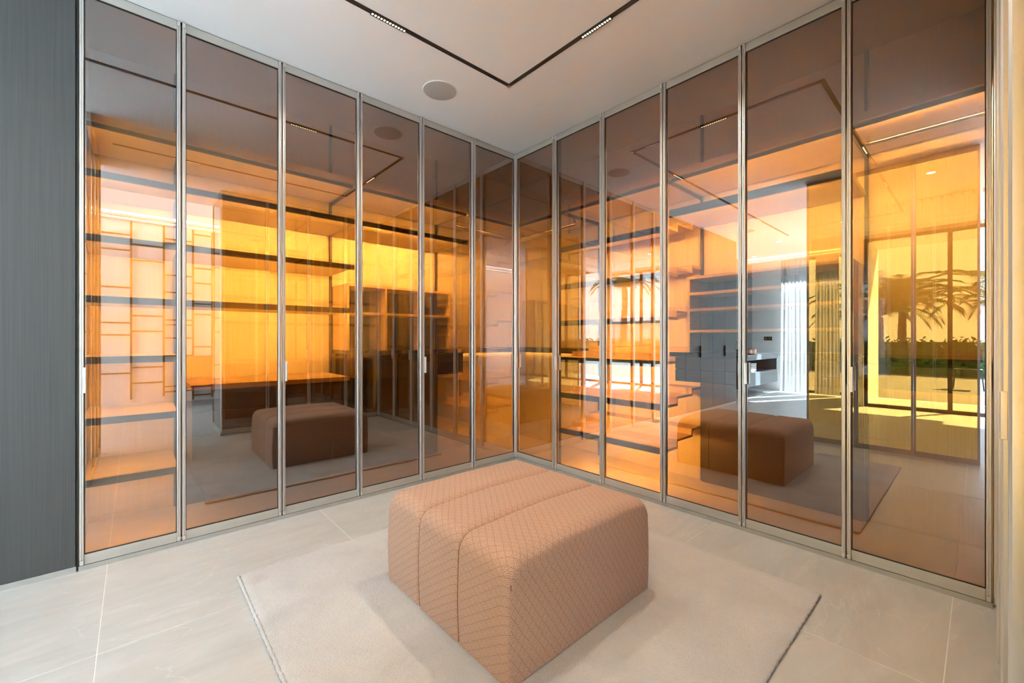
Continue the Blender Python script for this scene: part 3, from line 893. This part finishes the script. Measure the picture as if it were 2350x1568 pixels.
for x in (OX0 + .010, OX1 - .010):
    for y in (OY0 + .003, OY1 - .003):
        part(ot, 'edge_seam', MB().tube([(x - .001, y, OZ0 + .002), (x - .003, y, .2), (x, y, OZ1 - .075)], .0026, 6), M['piping'], 180)

# ------------------------------------------------------------------ bathroom, seen in the reflections
VX0, VX1 = -7.25, -5.16
t = thing('vanity_unit', 'floating grey vanity with an open towel shelf, seen reflected past the grey cupboards', 'vanity', ((VX0 + VX1) / 2, .3, .22))
part(t, 'countertop', MB().box(VX0, VX1, -.02, .56, .70, .80, .002), M['bath_grey'])
part(t, 'drawer', MB().box(VX0, (VX0 + VX1) / 2 - .002, -.01, .56, .22, .47, .002), M['bath_grey'])
part(t, 'drawer', MB().box((VX0 + VX1) / 2 + .002, VX1, -.01, .56, .22, .47, .002), M['bath_grey'])
part(t, 'back_board', MB().box(VX0, VX1, .54, .56, .471, .699), M['bath_grey'])
for x in (VX0, VX1 - .02): part(t, 'end_panel', MB().box(x, x + .02, .0, .539, .471, .699), M['bath_grey'])
mb = MB()
for k in range(5):
    xa = -7.6 + k * .5; part(t, 'wall_panel', MB().box(xa + .002, xa + .498, .585, .60, .05, H - .004), M['bath_grey'])
for k, (x, zz) in enumerate(((-5.75, 0), (-5.75, 1), (-5.75, 2), (-6.10, 0), (-6.10, 1), (-6.10, 2))):
    z = .472 + zz * .055
    mb = MB()
    for q in range(2): mb.box(x - .14, x + .14, .05, .32, z + q * .026, z + .025 + q * .026, .011)
    solo('folded_towel', 'white folded towel, %s of the %s stack on the vanity shelf' % (('bottom', 'middle', 'top')[zz], 'nearer' if x > -6 else 'farther'), 'towel', mb, M['towel'], (x, .18, z), 60, 'folded towels on the vanity')
pr = [(.03, .802), (.165, .802), (.185, .815), (.190, .895), (.183, .895), (.176, .82), (.12, .812), (.01, .811)]
solo('wash_basin', 'round copper wash basin on the vanity top', 'basin', MB().lathe(-6.15, .22, pr, 40), M['copper'], (-6.15, .22, .80), 40)
mb = MB().tube([(-5.72, .45, .801), (-5.72, .45, 1.02), (-5.74, .43, 1.06), (-5.82, .36, 1.075), (-5.94, .27, 1.065), (-5.98, .24, 1.03), (-5.99, .23, .98)], .013, 10)
solo('faucet', 'bent gold tap reaching over the copper basin', 'tap', mb, M['gold'], (-5.72, .45, .80), 50)
t = thing('potted_grass', 'small dark spiky plant on the vanity behind the basin', 'plant', (-6.5, .42, .80))
part(t, 'pot', MB().lathe(-6.5, .42, [(.035, .801), (.05, .86), (.045, .86)], 16), M['black_metal'])
mb = MB()
for k in range(26):
    a = rnd(0, 2 * pi); l = rnd(.05, .17); hh = rnd(.12, .26)
    mb.tube([(-6.5, .42, .855), (-6.5 + l * .4 * math.cos(a), .42 + l * .4 * math.sin(a) * .8, .86 + hh * .7), (-6.5 + l * math.cos(a), .42 + l * math.sin(a) * .6, .86 + hh)], [.004, .003, .0008], 4)
part(t, 'blades', mb, M['black_metal'])
seg = 56
def disc(cx, cz, r, y0, y1):
    vs = [(cx + r * math.cos(2 * pi * k / seg), y, cz + r * math.sin(2 * pi * k / seg)) for y in (y0, y1) for k in range(seg)]
    return MB().add(vs, [tuple(range(seg)), tuple(range(seg, 2 * seg))] + [(k, (k + 1) % seg, seg + (k + 1) % seg, seg + k) for k in range(seg)])
t = thing('round_mirror', 'large round mirror over the vanity, half hidden behind the door stile', 'mirror', (-5.65, .57, 1.45))
part(t, 'glass', disc(-5.65, 1.45, .50, .560, .568), M['mirror']); part(t, 'backing', disc(-5.65, 1.45, .51, .5685, .584), M['black_metal'])
for k, (y, z, lab) in enumerate(((.27, 1.10, 'black double wall switch on the white wall by the curtain'),)):
    t = thing('wall_switch', lab, 'switch', (-7.598, y, z))
    part(t, 'plate', MB().box(-7.599, -7.590, y - .075, y + .075, z - .04, z + .04, .001), M['black_metal'])
    for q in (-.036, .036): part(t, 'rocker', MB().box(-7.5899, -7.586, y + q - .026, y + q + .026, z - .028, z + .028, .001), M['gold'])
def curtain(y0, y1, lab, x=-7.30, amp=.028, waves=7):
    n_ = waves * 12
    pts = [(x + amp * math.sin(2 * pi * waves * k / n_) * (.7 + .3 * math.sin(k * .37)), y0 + (y1 - y0) * k / n_) for k in range(n_ + 1)]
    vs, fs = [], []
    for z, s in ((.02, 1.06), (.9, 1.02), (1.8, .98), (2.735, .95)):
        for px, py in pts: vs.append((x + (px - x) * s, (y0 + y1) / 2 + (py - (y0 + y1) / 2) * s, z))
    for r_ in range(3):
        for k in range(n_): a = r_ * (n_ + 1) + k; fs.append((a, a + 1, a + n_ + 2, a + n_ + 1))
    o = solo('sheer_curtain', lab, 'curtain', MB().add(vs, fs), M['sheer'], (x, (y0 + y1) / 2, 0), 180, 'sheer curtains')
    so = o.modifiers.new('thickness', 'SOLIDIFY'); so.thickness = .0015
curtain(-.52, -.05, 'white sheer curtain seen neutral beside the vanity')
curtain(-1.02, -.64, 'white sheer curtain seen through the amber partition')
# cove light above the curtains
t = thing('cove_light', 'glowing light cove along the ceiling above the sheer curtains', 'cove light', (-7.05, -.45, H))
part(t, 'profile', MB().box(-7.12, -7.06, -1.30, .50, H - .09, H - .06), M['white_ring'])
part(t, 'led_strip', MB().box(-7.115, -7.065, -1.28, .48, H - .0595, H - .056), M['cove'])

# ------------------------------------------------------------------ gold lattice and chairs in the sleeping area
t = thing('gold_lattice', 'tall lattice of thin gold bars on a white wall, seen in the left glass', 'wall lattice', (-2.2, -6.44, 0))
cols = [-3.48, -3.055, -2.60, -2.188, -1.791, -1.514, -1.20, -.84, -.42, -.02, .42]
bars = [[2.6, 2.1, 1.6, 1.2, .7], [2.781, 2.529, 1.923, 1.351, 1.154, .532], [2.641, 2.384, 1.471, 1.216, .619, .361],
        [2.795, 2.734, 2.182, 1.888, 1.414, 1.331, 1.105, .804, .277, .187], [2.934, 2.341, 2.077, 1.712, 1.525, .951, .345, .097],
        [2.85, 2.78, 2.16, 1.883, 1.407, 1.324, 1.103, .799, .27], [2.7, 2.3, 1.5, 1.1, .6], [2.9, 2.5, 2.0, 1.3, .9, .4], [2.6, 2.1, 1.7, 1.2, .5], [2.8, 2.2, 1.4, .8]]
part(t, 'top_rail', MB().box(-3.6, .5, -6.47, -6.43, 3.025, 3.065), M['bronze_bar'])
for k, x in enumerate(cols):
    part(t, 'upright_bar', MB().box(x - .014, x + .014, -6.47, -6.44, (.05, .05, .10, .12, .02, .05, .1, .02, .15, .05, .05)[k], 3.0249), M['bronze_bar'])
for k, zs in enumerate(bars):
    for z in zs: part(t, 'cross_bar', MB().box(cols[k] + .0141, cols[k + 1] - .0141, -6.462, -6.448, z - .012, z + .012), M['bronze_bar'])
t = thing('wall_cove', 'light cove glowing on the ceiling above the gold lattice', 'cove light', (-2.0, -6.2, 3.0))
part(t, 'profile', MB().box(-6.0, .5, -6.30, -6.24, 2.98, 3.01), M['white_ring'])
part(t, 'led_strip', MB().box(-5.9, .4, -6.295, -6.245, 3.0105, 3.014), M['cove'])
t = thing('fill_ceiling_panel', 'added glowing panel in the raised ceiling, brightening the sleeping area', 'added light', (-3.2, -5.1, 3.1))  # added glow, no such lamp known; lifts the light in this room
part(t, 'frame', MB().box(-5.9, .3, -6.15, -3.85, 3.085, 3.099), M['white_ring'])
part(t, 'diffuser', MB().box(-5.88, .28, -6.13, -3.87, 3.080, 3.0849), M['panel'])
def chair(x, y, rz, lab):
    t = thing('armchair', lab, 'chair', (x, y, 0), 'burgundy chairs')
    part(t, 'seat', MB().box(x - .27, x + .27, y - .27, y + .27, .30, .44, .03), M['burgundy'], 60)
    part(t, 'backrest', MB().box(x - .27, x + .27, y - .29, y - .20, .42, .80, .03), M['burgundy'], 60)
    for s in (-1, 1): part(t, 'arm', MB().box(x + s * .27 - .03, x + s * .27 + .03, y - .27, y + .22, .42, .58, .02), M['burgundy'], 60)
    for sx_ in (-1, 1):
        for sy in (-1, 1): part(t, 'leg', MB().tube([(x + sx_ * .23, y + sy * .23, .31), (x + sx_ * .25, y + sy * .25, .0)], [.016, .010], 8), M['black_metal'])
chair(-1.72, -5.95, 0, 'burgundy low armchair before the gold lattice, nearer to the entrance')
chair(-.85, -5.95, 0, 'burgundy low armchair before the gold lattice, nearer to the wall end')

# ------------------------------------------------------------------ garden
struct('ground', MB().box(-60, -6.35, -40, 30, -.30, -.06), M['patio'], 'stone terrace outside the windows, coloured dark for its shade', 'ground')
mb = MB()
for k in range(5200):
    y = rnd(-16, 9); z = rnd(-.05, 1.15); x = -16.5 + rnd(-.35, .35)
    a, b_, s = rnd(0, 2 * pi), rnd(-.9, .9), rnd(.05, .11)
    u = Vector((math.cos(a) * math.cos(b_), math.sin(a) * math.cos(b_), math.sin(b_))) * s
    w = u.orthogonal().normalized() * s * .5; c = Vector((x, y, z))
    mb.add([c - u, c + w, c + u, c - w], [(0, 1, 2, 3)])
mb.box(-16.7, -16.3, -16, 9, -.06, 1.0)
solo('hedge', 'clipped green hedge at the edge of the terrace', 'hedge', mb, M['hedge'], (-16.5, -3.5, -.06))['kind'] = 'stuff'
# one frond mesh, shared by every palm
mb = MB()
mb.tube([(0, 0, 0), (.9, 0, .32), (1.7, 0, .28), (2.35, 0, -.12), (2.75, 0, -.65)], [.03, .024, .018, .012, .004], 5)
def rach(s):
    P = [(0, 0), (.9, .32), (1.7, .28), (2.35, -.12), (2.75, -.65)]; f = s * 4; i = min(3, int(f)); q = f - i
    return P[i][0] + (P[i + 1][0] - P[i][0]) * q, P[i][1] + (P[i + 1][1] - P[i][1]) * q
for k in range(30):
    s = .10 + .9 * k / 29; x, z = rach(s); l = .50 * math.sin(pi * min(1, s * .9 + .08)) + .12
    for sd in (-1, 1):
        mb.add([(x, 0, z), (x + .05, sd * .02, z + .01), (x + .30 * l / .6, sd * l, z - .10 - .22 * s), (x + .03, sd * .03, z - .02)], [(0, 1, 2), (0, 2, 3)])
FR = mb.mesh('frond', M['frond'])
def palm(x, y, ht, sc, lab):
    t = thing('palm_tree', lab, 'palm', (x, y, -.06), 'palms in the garden')
    mb = MB(); n_ = 14
    mb.tube([(x + .1 * math.sin(k * .4), y, -.06 + (ht + .06) * k / n_) for k in range(n_ + 1)], [(.24 - .06 * k / n_) * (1.08 if k % 2 else .95) for k in range(n_ + 1)], 12)
    part(t, 'trunk', mb, M['trunk'])
    for k in range(34):
        a = 2.399 * k; el = -1.05 + 1.0 * (k / 33) + rnd(-.12, .12)
        o = place('frond', FR, t, (0.1 * math.sin(5.6), 0, ht + .06), (0, 0, 0))
        o.rotation_euler = Matrix.Rotation(a, 4, 'Z').to_euler()
        o.rotation_euler = (Matrix.Rotation(a, 4, 'Z') @ Matrix.Rotation(el, 4, 'Y')).to_euler()
        q = sc * rnd(.85, 1.1); o.scale = (q, q, q)
palm(-23., 0.4, 2.1, .95, 'palm nearest the bathroom curtain in the reflection')
palm(-29., -3.6, 2.6, 1.05, 'palm left of the window bar in the reflection')
palm(-23.2, -6.4, 1.9, .9, 'palm right of the window bar in the reflection')
palm(-34., .6, 3.1, 1.1, 'palm behind the hedge at the end of the sheer curtain')
palm(-35., -7.3, 3.2, 1.1, 'palm in the second row behind the hedge')
palm(-28., -10.6, 2.2, 1.05, 'palm farthest along the terrace hedge')
palm(-22.5, -13.6, 4.6, .85, 'tall slender palm standing apart by the neighbouring roof')
# patio chair
t = thing('patio_chair', 'black metal garden chair on the terrace', 'chair', (-11.5, -2.6, -.06))
part(t, 'seat', MB().box(-11.72, -11.28, -2.82, -2.38, .38, .41, .005), M['black_metal'])
part(t, 'backrest', MB().box(-11.74, -11.71, -2.82, -2.38, .55, .80, .005), M['black_metal'])
for sx_ in (-1, 1):
    for sy in (-1, 1): part(t, 'leg', MB().tube([(-11.5 + sx_ * .2, -2.6 + sy * .2, .39), (-11.5 + sx_ * .24, -2.6 + sy * .24, -.06)], .012, 6), M['black_metal'])
t = thing('neighbour_house', 'low house with a terracotta roof beyond the hedge', 'house', (-37, -17.5, -.06))
part(t, 'wall', MB().box(-41, -33, -22, -13, -.06, 2.8), M['wall'])
vs = [(-41.6, -22.6, 2.8), (-32.4, -22.6, 2.8), (-32.4, -12.4, 2.8), (-41.6, -12.4, 2.8), (-37, -19, 4.6), (-37, -16, 4.6)]
part(t, 'roof', MB().add(vs, [(0, 1, 4), (1, 2, 5, 4), (2, 3, 5), (3, 0, 4, 5), (0, 3, 2, 1)]), M['terracotta'])
